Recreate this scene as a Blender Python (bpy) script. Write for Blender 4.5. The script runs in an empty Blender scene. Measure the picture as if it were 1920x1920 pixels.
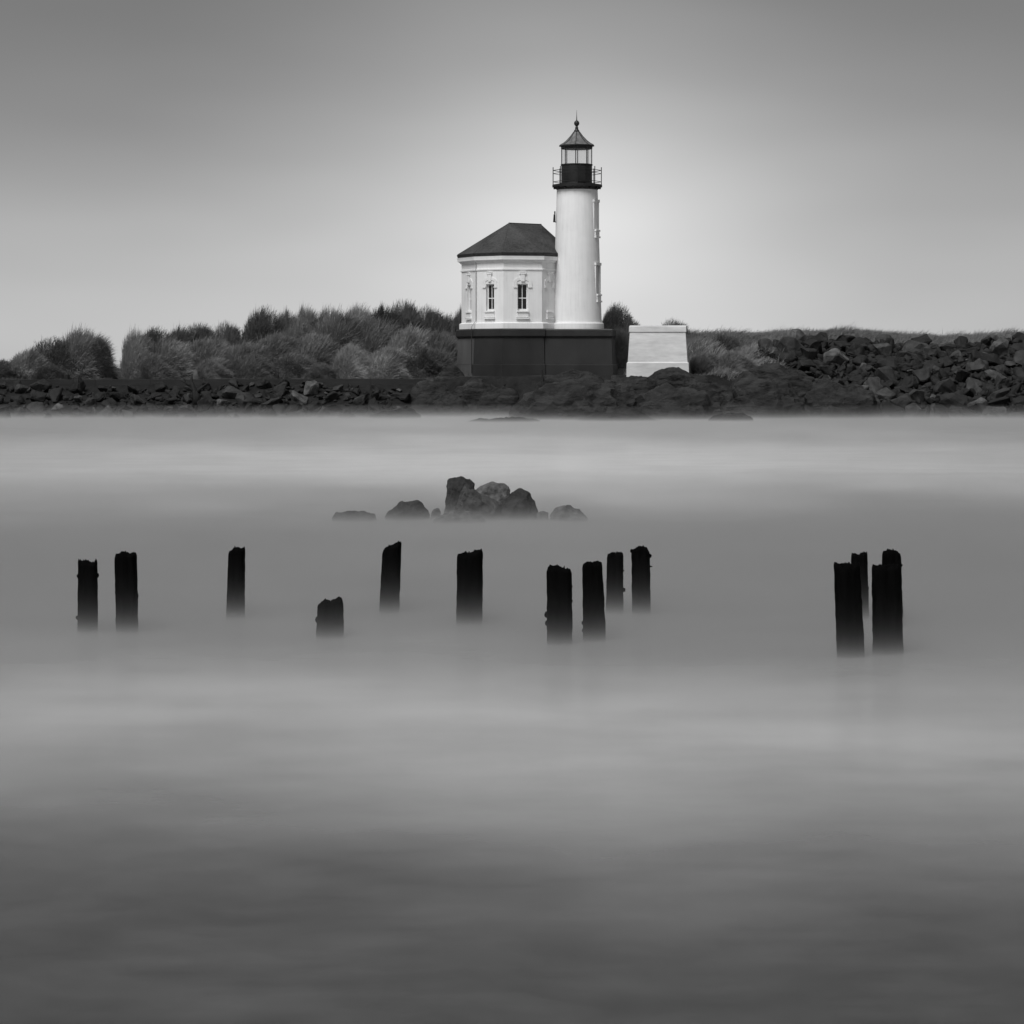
import bpy, bmesh, math, random
import numpy as np
from mathutils import Vector, Matrix, noise

R = math.radians
scene = bpy.context.scene
COL = scene.collection
rng = np.random.default_rng(7)
random.seed(7)

# ------------------------------------------------------------------ camera
EYE = 2.56                     # eye height above the water, metres
FPX = 5190.0                   # focal length in pixels of a 1920 px wide picture
HOR = 692.0                    # picture row of the horizon
cam_d = bpy.data.cameras.new('camera')
cam_d.sensor_width = 36.0
cam_d.lens = FPX / 1920 * 36.0
cam_d.shift_y = -(960 - HOR) / 1920
cam_d.clip_end = 20000
cam_d.clip_start = 0.1
cam = bpy.data.objects.new('camera', cam_d)
cam.location = (0, 0, EYE)
cam.rotation_euler = (R(90), 0, 0)
COL.objects.link(cam)
scene.camera = cam

# ------------------------------------------------------------------ sky and sun
SUN_EL, SUN_AZ = 54.0, 30.0    # sun high, behind the camera's left shoulder
to_sun = Vector((-math.sin(R(SUN_AZ)) * math.cos(R(SUN_EL)), -math.cos(R(SUN_AZ)) * math.cos(R(SUN_EL)), math.sin(R(SUN_EL))))
world = bpy.data.worlds.new('World')
scene.world = world
world.use_nodes = True
wn, wl = world.node_tree.nodes, world.node_tree.links
wn.clear()


def wmath(op, a, b=None, c=None, clamp=False):
    n = wn.new('ShaderNodeMath')
    n.operation = op
    n.use_clamp = clamp
    for i, v in enumerate((a, b, c)):
        if v is None:
            continue
        if isinstance(v, (int, float)):
            n.inputs[i].default_value = v
        else:
            wl.new(v, n.inputs[i])
    return n.outputs[0]


tc = wn.new('ShaderNodeTexCoord')
sep = wn.new('ShaderNodeSeparateXYZ')
wl.new(tc.outputs['Generated'], sep.inputs[0])
el = wmath('MULTIPLY', wmath('ARCSINE', sep.outputs[2]), 180 / math.pi)
az = wmath('MULTIPLY', wmath('ARCTAN2', sep.outputs[0], sep.outputs[1]), 180 / math.pi)
# overcast sheet: pale near the horizon, grey cloud above
t = wn.new('ShaderNodeMapRange')
t.interpolation_type = 'SMOOTHERSTEP'
wl.new(el, t.inputs['Value'])
for k, v in (('From Min', -1.5), ('From Max', 8.6), ('To Min', 0.325), ('To Max', 0.115)):
    t.inputs[k].default_value = v
# the bright break in the cloud behind the lighthouse
da = wmath('DIVIDE', wmath('SUBTRACT', az, 1.1), 5.2)
de = wmath('DIVIDE', wmath('SUBTRACT', el, 3.3), 3.9)
g = wmath('EXPONENT', wmath('MULTIPLY', wmath('ADD', wmath('MULTIPLY', da, da), wmath('MULTIPLY', de, de)), -1.0))
db = wmath('DIVIDE', wmath('SUBTRACT', az, 1.4), 2.7)
df = wmath('DIVIDE', wmath('SUBTRACT', el, 4.2), 2.4)
g2 = wmath('EXPONENT', wmath('MULTIPLY', wmath('ADD', wmath('MULTIPLY', db, db), wmath('MULTIPLY', df, df)), -1.0))
glow = wmath('ADD', wmath('MULTIPLY', g, 0.155), wmath('MULTIPLY', g2, 0.06))
# slow soft cloud streaks
mp = wn.new('ShaderNodeMapping')
mp.inputs['Scale'].default_value = (5, 5, 16)
wl.new(tc.outputs['Generated'], mp.inputs[0])
nz = wn.new('ShaderNodeTexNoise')
nz.inputs['Scale'].default_value = 1.3
nz.inputs['Detail'].default_value = 2.0
wl.new(mp.outputs[0], nz.inputs['Vector'])
streak = wmath('MULTIPLY_ADD', nz.outputs[0], 0.36, 0.82)
cloud = wmath('MULTIPLY', wmath('ADD', t.outputs[0], glow), streak)
sky = wn.new('ShaderNodeTexSky')
sky.sky_type = 'NISHITA'
sky.sun_disc = False
sky.sun_elevation = R(SUN_EL)
sky.sun_rotation = R(180 + SUN_AZ)
bw = wn.new('ShaderNodeRGBToBW')
wl.new(sky.outputs[0], bw.inputs[0])
air = wmath('MULTIPLY', bw.outputs[0], 0.003)      # black and white picture: luminance only
val = wmath('ADD', cloud, air)
bg = wn.new('ShaderNodeBackground')
wl.new(val, bg.inputs['Color'])
bg.inputs['Strength'].default_value = 1.0
wo = wn.new('ShaderNodeOutputWorld')
wl.new(bg.outputs[0], wo.inputs[0])

sun_d = bpy.data.lights.new('sun', 'SUN')
sun_d.energy = 2.0
sun_d.angle = R(30)
sun_d.color = (1, 1, 1)
sun = bpy.data.objects.new('sun', sun_d)
sun.rotation_euler = to_sun.to_track_quat('Z', 'Y').to_euler()
sun.location = (-30, -30, 60)
COL.objects.link(sun)

vs = scene.view_settings
scene.display_settings.display_device = 'sRGB'
vs.view_transform = 'Standard'
vs.look = 'None'
vs.exposure = 0.65
vs.gamma = 1.0
vs.use_curve_mapping = False
cy = scene.cycles
cy.use_denoising = True
cy.max_bounces = 6
cy.volume_bounces = 2
cy.transparent_max_bounces = 16
cy.caustics_reflective = False
cy.caustics_refractive = False


# ------------------------------------------------------------------ helpers
def at(x, y, D):
    """a point D metres in front of the camera that shows at picture position x, y of 1920"""
    return Vector(((x - 960) * D / FPX, D, EYE - (y - HOR) * D / FPX))


def fast_mesh(name, verts, faces_flat, sizes, smooth=False):
    me = bpy.data.meshes.new(name)
    verts = np.asarray(verts, dtype=np.float32)
    me.vertices.add(len(verts))
    me.vertices.foreach_set('co', verts.ravel())
    faces_flat = np.asarray(faces_flat, dtype=np.int32)
    sizes = np.asarray(sizes, dtype=np.int32)
    me.loops.add(len(faces_flat))
    me.loops.foreach_set('vertex_index', faces_flat)
    me.polygons.add(len(sizes))
    me.polygons.foreach_set('loop_start', np.concatenate(([0], np.cumsum(sizes)[:-1])).astype(np.int32))
    if smooth:
        me.polygons.foreach_set('use_smooth', np.ones(len(sizes), dtype=bool))
    me.update(calc_edges=True)
    me.validate()
    return me


def bm_mesh(name, bm, smooth=False):
    me = bpy.data.meshes.new(name)
    bmesh.ops.recalc_face_normals(bm, faces=bm.faces)
    bm.to_mesh(me)
    bm.free()
    if smooth:
        for p in me.polygons:
            p.use_smooth = True
    return me


def link(name, me, mat=None, parent=None):
    o = bpy.data.objects.new(name, me)
    COL.objects.link(o)
    if mat is not None and me is not None and not me.materials:
        me.materials.append(mat)
    if parent is not None:
        o.parent = parent
    return o


def tag(o, label=None, cat=None, group=None, kind=None):
    for k, v in (('label', label), ('category', cat), ('group', group), ('kind', kind)):
        if v is not None:
            o[k] = v
    return o


def empty(name, loc=(0, 0, 0)):
    o = bpy.data.objects.new(name, None)
    o.location = loc
    COL.objects.link(o)
    return o


def smooth(a, b, x):
    t = np.clip((np.asarray(x, dtype=float) - a) / (b - a), 0, 1)
    return t * t * (3 - 2 * t)


def fbm(p, octaves=4, lac=2.1, gain=0.5):
    return noise.fractal(Vector(p), 1.0, lac, octaves, noise_basis='PERLIN_ORIGINAL')


# ------------------------------------------------------------------ materials (a black and white place: greys only)
def material(name):
    m = bpy.data.materials.new(name)
    m.use_nodes = True
    n = m.node_tree.nodes
    return m, n, m.node_tree.links, n['Principled BSDF']


def noise_node(n, l, coord, scale, detail=4, rough=0.55, stretch=None):
    tx = n.new('ShaderNodeTexNoise')
    tx.inputs['Scale'].default_value = scale
    tx.inputs['Detail'].default_value = detail
    tx.inputs['Roughness'].default_value = rough
    if stretch:
        mp = n.new('ShaderNodeMapping')
        mp.inputs['Scale'].default_value = stretch
        l.new(coord, mp.inputs[0])
        coord = mp.outputs[0]
    l.new(coord, tx.inputs['Vector'])
    return tx.outputs[0]


def ramp(n, l, fac, stops, ease=False):
    r = n.new('ShaderNodeValToRGB')
    r.color_ramp.interpolation = 'B_SPLINE' if ease else 'LINEAR'
    e = r.color_ramp.elements
    while len(e) < len(stops):
        e.new(0.5)
    for s, (p, v) in zip(e, stops):
        s.position = p
        s.color = (v, v, v, 1)
    l.new(fac, r.inputs[0])
    return r.outputs[0]


def nmath(n, l, op, a, b=None):
    x = n.new('ShaderNodeMath')
    x.operation = op
    for i, v in enumerate((a, b)):
        if v is None:
            continue
        if isinstance(v, (int, float)):
            x.inputs[i].default_value = v
        else:
            l.new(v, x.inputs[i])
    return x.outputs[0]


def bump(n, l, p, h, strength, dist):
    b = n.new('ShaderNodeBump')
    b.inputs['Strength'].default_value = strength
    b.inputs['Distance'].default_value = dist
    l.new(h, b.inputs['Height'])
    l.new(b.outputs[0], p.inputs['Normal'])


def surf(name, lo, hi, scale=3.0, rough=0.8, spec=0.3, stretch=None, bstr=0.0, bdist=0.02, bscale=None, rnd=0.0, detail=5, world_space=False):
    """grain between two greys, optional per-object variation and relief"""
    m, n, l, p = material(name)
    tcn = n.new('ShaderNodeTexCoord')
    co = tcn.outputs['Object']
    if world_space:
        co = n.new('ShaderNodeNewGeometry').outputs['Position']
    f = noise_node(n, l, co, scale, detail, 0.6, stretch)
    c = ramp(n, l, f, ((0.30, lo), (0.72, hi)))
    if rnd:
        oi = n.new('ShaderNodeObjectInfo')
        k = nmath(n, l, 'ADD', nmath(n, l, 'MULTIPLY', nmath(n, l, 'POWER', oi.outputs['Random'], 3.2), rnd), 0.5)
        mx = n.new('ShaderNodeMix')
        mx.data_type = 'RGBA'
        mx.blend_type = 'MULTIPLY'
        mx.inputs[0].default_value = 1
        l.new(c, mx.inputs[6])
        l.new(k, mx.inputs[7])
        c = mx.outputs[2]
    l.new(c, p.inputs['Base Color'])
    p.inputs['Roughness'].default_value = rough
    p.inputs['Specular IOR Level'].default_value = spec
    if bstr:
        h = noise_node(n, l, co, bscale or scale * 3, 6, 0.65, stretch)
        bump(n, l, p, h, bstr, bdist)
    return m


def mat_white():
    m, n, l, p = material('white_stucco')
    co = n.new('ShaderNodeTexCoord').outputs['Object']
    f = noise_node(n, l, co, 0.9, 5, 0.6)
    s = noise_node(n, l, co, 1.6, 4, 0.6, (5, 5, 0.25))
    c = ramp(n, l, nmath(n, l, 'MULTIPLY', nmath(n, l, 'ADD', f, s), 0.5), ((0.30, 0.60), (0.44, 0.73), (0.58, 0.78), (0.75, 0.80)))
    l.new(c, p.inputs['Base Color'])
    p.inputs['Roughness'].default_value = 0.75
    p.inputs['Specular IOR Level'].default_value = 0.3
    bump(n, l, p, noise_node(n, l, co, 9, 5), 0.25, 0.01)
    return m


M = {}
M['white'] = mat_white()
M['white_trim'] = surf('white_trim', 0.70, 0.80, 4, 0.6, 0.35)
M['plinth'] = surf('dark_painted_plinth', 0.013, 0.030, 0.7, 0.45, 0.4, stretch=(1, 1, 0.5), bstr=0.2, bdist=0.01)
M['plinth_faded'] = surf('faded_plinth_paint', 0.06, 0.11, 0.9, 0.6, 0.4, stretch=(1, 1, 0.3))  # paler grey for one plinth facet
M['pedestal'] = surf('weathered_white_concrete', 0.52, 0.74, 1.2, 0.85, 0.25, stretch=(0.8, 0.8, 3.4), bstr=0.25, bdist=0.012)
M['iron'] = surf('black_painted_iron', 0.008, 0.018, 3, 0.5, 0.4, bstr=0.1)
M['roof_metal'] = surf('lantern_roof_metal', 0.06, 0.20, 2.2, 0.5, 0.5, stretch=(3, 3, 0.8))
M['gutter'] = surf('dark_gutter', 0.02, 0.04, 3, 0.6, 0.3)
M['pipe'] = surf('grey_downspout', 0.30, 0.40, 3, 0.6, 0.3)
M['stone'] = surf('quarry_stone', 0.005, 0.031, 2.6, 0.75, 0.35, bstr=0.9, bdist=0.10, bscale=5.0, rnd=4.2)
M['rubble'] = surf('rubble', 0.006, 0.020, 2.2, 0.9, 0.2, bstr=0.8, bdist=0.10, bscale=4.0, world_space=True)
M['rubble_stone'] = surf('rubble_stone', 0.004, 0.028, 1.3, 0.8, 0.3, bstr=0.9, bdist=0.08, bscale=6.0, world_space=True)
M['weed_rock'] = surf('weed_covered_rock', 0.002, 0.048, 1.5, 0.8, 0.3, stretch=(0.6, 0.6, 1.5), bstr=1.0, bdist=0.22, bscale=5.0, world_space=True, detail=8)
M['sea_rock'] = surf('sea_rock', 0.003, 0.040, 6, 0.75, 0.3, bstr=0.9, bdist=0.04, bscale=14, detail=9)
M['sea_rock_mid'] = surf('mid_sea_rock', 0.010, 0.075, 6, 0.75, 0.3, bstr=0.9, bdist=0.05, bscale=16, detail=9)
M['sea_rock_grey'] = surf('grey_sea_rock', 0.018, 0.15, 6, 0.75, 0.3, bstr=0.9, bdist=0.04, bscale=14, detail=9)
M['seawall'] = surf('seawall_concrete', 0.018, 0.035, 1.5, 0.85, 0.25, stretch=(0.3, 1, 2), bstr=0.3, bdist=0.02, world_space=True)
M['wood'] = surf('wet_black_wood', 0.0010, 0.0045, 7, 0.95, 0.02, stretch=(1, 1, 0.12), bstr=0.8, bdist=0.012, bscale=30)
M['driftwood'] = surf('driftwood', 0.012, 0.03, 6, 0.85, 0.2, stretch=(1, 1, 0.3), bstr=0.5, bdist=0.02)
M['ground'] = surf('sandy_ground', 0.035, 0.09, 0.8, 0.95, 0.1, bstr=0.6, bdist=0.08, bscale=3, world_space=True)


def mat_grass(name, lo, hi, var):
    m, n, l, p = material(name)
    geo = n.new('ShaderNodeNewGeometry')
    oi = n.new('ShaderNodeObjectInfo')
    f = noise_node(n, l, geo.outputs['Position'], 0.7, 3, 0.5)
    c = ramp(n, l, f, ((0.3, lo), (0.7, hi)))
    k = nmath(n, l, 'ADD', nmath(n, l, 'MULTIPLY', oi.outputs['Random'], var), 1 - var * 0.5)
    mx = n.new('ShaderNodeMix')
    mx.data_type = 'RGBA'
    mx.blend_type = 'MULTIPLY'
    mx.inputs[0].default_value = 1
    l.new(c, mx.inputs[6])
    l.new(k, mx.inputs[7])
    l.new(mx.outputs[2], p.inputs['Base Color'])
    p.inputs['Roughness'].default_value = 0.8
    p.inputs['Specular IOR Level'].default_value = 0.15
    tr = n.new('ShaderNodeBsdfTranslucent')
    l.new(mx.outputs[2], tr.inputs['Color'])
    ms = n.new('ShaderNodeMixShader')
    ms.inputs[0].default_value = 0.25
    l.new(p.outputs[0], ms.inputs[1])
    l.new(tr.outputs[0], ms.inputs[2])
    l.new(ms.outputs[0], n['Material Output'].inputs['Surface'])
    return m


M['grass'] = mat_grass('dune_grass', 0.13, 0.30, 0.8)
M['grass_dark'] = mat_grass('dark_scrub', 0.085, 0.165, 0.7)
M['grass_far'] = mat_grass('pale_dune_grass', 0.16, 0.26, 0.2)


def mat_roof():
    m, n, l, p = material('roof_shingle')
    geo = n.new('ShaderNodeNewGeometry')
    f = noise_node(n, l, geo.outputs['Position'], 9, 4)
    g = noise_node(n, l, geo.outputs['Position'], 0.8, 3)
    c = ramp(n, l, nmath(n, l, 'MULTIPLY', nmath(n, l, 'ADD', f, g), 0.5), ((0.32, 0.022), (0.68, 0.085)))
    l.new(c, p.inputs['Base Color'])
    p.inputs['Roughness'].default_value = 0.85
    p.inputs['Specular IOR Level'].default_value = 0.2
    w = n.new('ShaderNodeTexWave')
    w.bands_direction = 'Z'
    w.wave_profile = 'SAW'
    w.inputs['Scale'].default_value = 1.9
    w.inputs['Distortion'].default_value = 0.6
    l.new(geo.outputs['Position'], w.inputs['Vector'])
    bump(n, l, p, w.outputs['Fac'], 0.5, 0.03)
    return m


M['shingle'] = mat_roof()


def mat_glass(name, dark):
    m, n, l, p = material(name)
    if dark:
        p.inputs['Base Color'].default_value = (0.008, 0.008, 0.008, 1)
        p.inputs['Roughness'].default_value = 0.06
        p.inputs['Specular IOR Level'].default_value = 0.4
    else:
        gl = n.new('ShaderNodeBsdfGlossy')
        gl.inputs['Roughness'].default_value = 0.05
        tp = n.new('ShaderNodeBsdfTransparent')
        tp.inputs['Color'].default_value = (0.98, 0.98, 0.98, 1)
        ms = n.new('ShaderNodeMixShader')
        ms.inputs[0].default_value = 0.07
        l.new(tp.outputs[0], ms.inputs[1])
        l.new(gl.outputs[0], ms.inputs[2])
        l.new(ms.outputs[0], n['Material Output'].inputs['Surface'])
    return m


M['pane'] = mat_glass('window_pane', True)
M['glass'] = mat_glass('lantern_glass', False)


def mat_water():
    m, n, l, p = material('smooth_sea_water')
    geo = n.new('ShaderNodeNewGeometry')
    pos = geo.outputs['Position']
    sp = n.new('ShaderNodeSeparateXYZ')
    l.new(pos, sp.inputs[0])
    # long foam bands across the channel; the far one also paints reflected glow
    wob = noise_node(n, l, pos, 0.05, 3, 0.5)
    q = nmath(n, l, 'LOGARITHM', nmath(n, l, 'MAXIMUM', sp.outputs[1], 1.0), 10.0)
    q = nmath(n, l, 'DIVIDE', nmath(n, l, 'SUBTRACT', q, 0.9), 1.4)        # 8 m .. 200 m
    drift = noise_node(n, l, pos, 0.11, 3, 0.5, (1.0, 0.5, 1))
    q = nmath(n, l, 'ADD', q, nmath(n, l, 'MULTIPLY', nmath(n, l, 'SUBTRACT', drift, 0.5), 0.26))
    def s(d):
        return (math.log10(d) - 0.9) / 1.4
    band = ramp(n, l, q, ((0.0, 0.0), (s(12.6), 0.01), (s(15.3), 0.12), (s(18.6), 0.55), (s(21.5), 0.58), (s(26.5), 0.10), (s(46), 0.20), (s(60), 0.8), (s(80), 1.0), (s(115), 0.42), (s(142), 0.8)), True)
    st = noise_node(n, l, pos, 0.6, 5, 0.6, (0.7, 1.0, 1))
    foam_glow = nmath(n, l, 'MULTIPLY', band, nmath(n, l, 'ADD', nmath(n, l, 'MULTIPLY', st, 0.9), 0.55))
    foam_glow = nmath(n, l, 'ADD', foam_glow, nmath(n, l, 'MULTIPLY', nmath(n, l, 'SUBTRACT', st, 0.49), 0.13))
    # reflected sky glow painted into the water colour, strongest along mid channel
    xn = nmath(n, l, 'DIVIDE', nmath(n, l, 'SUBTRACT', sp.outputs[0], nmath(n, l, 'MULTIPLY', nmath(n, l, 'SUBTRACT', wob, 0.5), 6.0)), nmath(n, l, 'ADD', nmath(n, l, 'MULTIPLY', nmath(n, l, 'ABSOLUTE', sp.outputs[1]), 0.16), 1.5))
    glow_lobe = nmath(n, l, 'EXPONENT', nmath(n, l, 'MULTIPLY', nmath(n, l, 'MULTIPLY', xn, xn), -1.0))
    foam_glow = nmath(n, l, 'MULTIPLY', foam_glow, nmath(n, l, 'ADD', nmath(n, l, 'MULTIPLY', glow_lobe, 0.5), 0.6))
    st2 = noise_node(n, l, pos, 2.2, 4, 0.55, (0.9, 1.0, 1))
    foam_glow = nmath(n, l, 'ADD', foam_glow, nmath(n, l, 'MULTIPLY', nmath(n, l, 'SUBTRACT', st2, 0.48), 0.09))
    c = ramp(n, l, foam_glow, ((0.0, 0.010), (1.0, 0.82)))
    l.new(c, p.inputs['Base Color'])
    p.inputs['Roughness'].default_value = 0.20
    p.inputs['IOR'].default_value = 1.33
    p.inputs['Specular IOR Level'].default_value = 0.5
    h = noise_node(n, l, pos, 0.9, 4, 0.6, (0.3, 1.0, 1))
    bump(n, l, p, h, 0.08, 0.05)
    return m


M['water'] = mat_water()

# ------------------------------------------------------------------ setting: terrain and water
U = 150.0 / FPX


def px(X, Y=150.0):
    return 960 + X * FPX / Y


P_SHORE = ([-900, 0, 740, 850, 930, 1000, 1300, 1420, 1520, 1650, 1920, 2900], [143, 143, 144.0, 146.4, 146.0, 143.0, 142.4, 143.0, 142.6, 143.0, 143, 143])
P_CRY = ([-900, 740, 860, 1000, 1290, 1360, 1430, 1560, 2900], [148.3, 148.3, 147.4, 147.0, 147.2, 149.5, 155, 157, 157])
P_CRZ = ([-900, 760, 860, 1290, 1360, 1430, 1560, 1700, 1920, 2900], [1.80, 1.80, 1.95, 1.95, 2.3, 3.5, 3.85, 3.75, 3.95, 3.95])
P_DUNE = ([-900, -300, 0, 60, 110, 150, 190, 212, 217, 224, 245, 300, 375, 460, 490, 560, 650, 760, 830, 870, 920, 1100, 1160, 1200, 1300, 1420, 1560, 1700, 1800, 1920, 2900],
          [2.0, 1.9, 1.95, 2.2, 2.8, 3.2, 3.0, 2.2, 1.95, 2.2, 2.9, 3.3, 3.5, 3.8, 4.2, 4.3, 4.5, 4.7, 4.3, 3.6, 2.6, 2.6, 3.7, 3.9, 4.5, 4.6, 4.65, 4.5, 4.5, 4.65, 4.4])
nz_x = rng.uniform(0, 100, 12)


def wavy(X, Y):
    z = np.zeros_like(X)
    for i, (f, a) in enumerate(((0.35, 0.16), (0.8, 0.09), (1.9, 0.05), (3.7, 0.03))):
        z += a * np.sin(f * X + nz_x[i] + 1.3 * np.sin(f * 0.7 * Y + nz_x[i + 4])) * np.cos(f * 0.9 * Y + nz_x[i + 8])
    return z


def terrain(X, Y):
    X = np.asarray(X, dtype=float)
    Y = np.asarray(Y, dtype=float)
    xp = 960 + X / U
    sy, cyy, cz = (np.interp(xp, *t) for t in (P_SHORE, P_CRY, P_CRZ))
    dz = np.interp(960 + X * FPX / np.clip(Y, 140, 176), *P_DUNE)
    s = (Y - sy) / (cyy - sy)
    shape = np.clip(s, 0, 1)
    low = np.where(s < 0, np.minimum((Y - sy) * 0.11, (Y - sy) * 0.4 + 1.2), cz * (0.80 * shape ** 1.15 + 0.20 * np.sin(shape * math.pi / 2)))
    up = smooth(0, 1, (Y - np.maximum(cyy + 0.6, 149.5)) / 8.5)
    z = np.where(s <= 1, low, cz + (dz - cz) * up)
    left = (xp < 800)
    z = np.where(left & (Y > 148.8), np.maximum(z, 1.90), z)
    z = np.where((Y > 172), z + (1.7 - z) * smooth(172, 205, Y), z)
    flat = smooth(820, 870, xp) * (1 - smooth(1290, 1330, xp)) * smooth(146, 147, Y) * (1 - smooth(155, 158, Y))
    z = z * (1 - flat) + 2.2 * flat
    amp = smooth(-0.5, 0.5, s) * (1 - 0.75 * flat) * (1 - 0.6 * smooth(205, 260, Y))
    return z + wavy(X, Y) * amp


xs = np.concatenate((np.array([-4000, -1500, -600, -250, -120, -70]), np.arange(-48, 48.01, 0.3), np.array([70, 120, 250, 600, 1500, 4000])))
ys = np.concatenate((np.array([118, 128, 135]), np.arange(138, 180, 0.3), np.arange(180, 215, 2.0), np.array([230, 260, 320, 450, 800, 1600, 4000, 9000])))
GX, GY = np.meshgrid(xs, ys)
GZ = terrain(GX, GY)
nx, ny = len(xs), len(ys)
vid = np.arange(nx * ny).reshape(ny, nx)
quads = np.stack((vid[:-1, :-1], vid[:-1, 1:], vid[1:, 1:], vid[1:, :-1]), -1).reshape(-1, 4)
me = fast_mesh('ground', np.stack((GX, GY, GZ), -1).reshape(-1, 3), quads.ravel(), np.full(len(quads), 4), True)
me.materials.append(M['ground'])
me.materials.append(M['rubble'])
cent = quads.mean(1).astype(int)
cxp = 960 + GX.ravel()[quads[:, 0]] / U
cyv = GY.ravel()[quads[:, 0]]
bank = (cyv < np.interp(cxp, *P_CRY) + 0.3)
me.polygons.foreach_set('material_index', bank.astype(np.int32))
ground = tag(link('ground', me), kind='structure')

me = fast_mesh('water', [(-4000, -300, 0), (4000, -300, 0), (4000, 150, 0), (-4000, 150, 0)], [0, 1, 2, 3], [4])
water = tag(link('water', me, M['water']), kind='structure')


def make_mist():
    m, n, l, p = material('sea_mist')
    n.remove(p)
    geo = n.new('ShaderNodeNewGeometry')
    sp = n.new('ShaderNodeSeparateXYZ')
    l.new(geo.outputs['Position'], sp.inputs[0])
    fall = nmath(n, l, 'EXPONENT', nmath(n, l, 'MULTIPLY', sp.outputs[2], -1 / 0.105))
    # the mist lies in drifts: thin near this shore and out in mid channel
    thick = ramp(n, l, nmath(n, l, 'DIVIDE', sp.outputs[1], 150.0), tuple((d / 150.0, v_) for d, v_ in
                 ((11, 0.12), (18, 0.30), (22, 0.42), (26, 0.75), (31, 1.0), (38, 0.9), (47, 0.6), (60, 0.32), (68, 0.12), (92, 0.12), (120, 0.25), (139, 0.40))))
    low = nmath(n, l, 'MULTIPLY', nmath(n, l, 'EXPONENT', nmath(n, l, 'MULTIPLY', sp.outputs[2], -1 / 0.035)), 2.9)
    fall = nmath(n, l, 'ADD', fall, low)
    fall = nmath(n, l, 'MULTIPLY', fall, thick)
    # spray hangs a little higher where the swell breaks on the rocks
    surf_ = ramp(n, l, nmath(n, l, 'DIVIDE', sp.outputs[1], 150.0), ((131 / 150.0, 0.0), (138 / 150.0, 1.0)))
    spray = nmath(n, l, 'MULTIPLY', nmath(n, l, 'EXPONENT', nmath(n, l, 'MULTIPLY', sp.outputs[2], -1 / 0.28)), nmath(n, l, 'MULTIPLY', surf_, 0.10))
    fall = nmath(n, l, 'ADD', fall, spray)
    v = n.new('ShaderNodeVolumePrincipled')
    v.inputs['Color'].default_value = (0.79, 0.79, 0.79, 1)
    v.inputs['Anisotropy'].default_value = 0.5
    l.new(nmath(n, l, 'MULTIPLY', fall, 1.25), v.inputs['Density'])
    l.new(v.outputs[0], n['Material Output'].inputs['Volume'])
    m.cycles.volume_step_rate = 0.07
    x0, x1, y0, y1, z0, z1 = -70, 70, 3, 149, 0.003, 0.75
    bm = bmesh.new()
    bmesh.ops.create_cube(bm, size=1)
    for w in bm.verts:
        w.co = ((x0 + x1) / 2 + w.co.x * (x1 - x0), (y0 + y1) / 2 + w.co.y * (y1 - y0), (z0 + z1) / 2 + w.co.z * (z1 - z0))
    o = link('mist', bm_mesh('mist', bm), m)
    tag(o, 'thin pale mist lying low over the smooth water', 'mist', kind='stuff')


make_mist()


# ------------------------------------------------------------------ polygon building tools
def offset_poly(poly, d):
    n = len(poly)
    out = []
    for i in range(n):
        p0, p1, p2 = Vector(poly[i - 1]), Vector(poly[i]), Vector(poly[(i + 1) % n])
        e1, e2 = (p1 - p0).normalized(), (p2 - p1).normalized()
        n1, n2 = Vector((e1.y, -e1.x)), Vector((e2.y, -e2.x))
        b = (n1 + n2).normalized()
        out.append(p1 + b * (d / max(0.3, b.dot(n1))))
    return out


def loft(bm, poly, levels):
    """closed solid through offset copies of a counter-clockwise polygon; levels = (z, offset)"""
    rings = [[bm.verts.new((p.x, p.y, z)) for p in offset_poly(poly, d)] for z, d in levels]
    n = len(poly)
    for a, b in zip(rings[:-1], rings[1:]):
        for i in range(n):
            bm.faces.new((a[i], a[(i + 1) % n], b[(i + 1) % n], b[i]))
    bm.faces.new(list(reversed(rings[0])))
    bm.faces.new(rings[-1])
    return bm


def lathe(bm, c, prof, seg=48, rot=0.0, close=True):
    """solid of revolution; prof = (radius, z) upwards"""
    rings = []
    for r, z in prof:
        if r < 1e-5:
            rings.append([bm.verts.new((c[0], c[1], z))])
        else:
            rings.append([bm.verts.new((c[0] + r * math.sin(rot + 2 * math.pi * k / seg), c[1] - r * math.cos(rot + 2 * math.pi * k / seg), z)) for k in range(seg)])
    for a, b in zip(rings[:-1], rings[1:]):
        for k in range(seg):
            j = (k + 1) % seg
            if len(a) == 1 and len(b) == 1:
                continue
            if len(a) == 1:
                bm.faces.new((a[0], b[j], b[k]))
            elif len(b) == 1:
                bm.faces.new((a[k], a[j], b[0]))
            else:
                bm.faces.new((a[k], a[j], b[j], b[k]))
    if close:
        for r in (rings[0], rings[-1]):
            if len(r) > 2:
                bm.faces.new(r)
    return bm


def box(bm, frame, c, s):
    """box with centre c and full sizes s in a local frame (4x4)"""
    r = bmesh.ops.create_cube(bm, size=1)
    for v in r['verts']:
        v.co = frame @ Vector((c[0] + v.co.x * s[0], c[1] + v.co.y * s[1], c[2] + v.co.z * s[2]))
    return r['verts']


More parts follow.
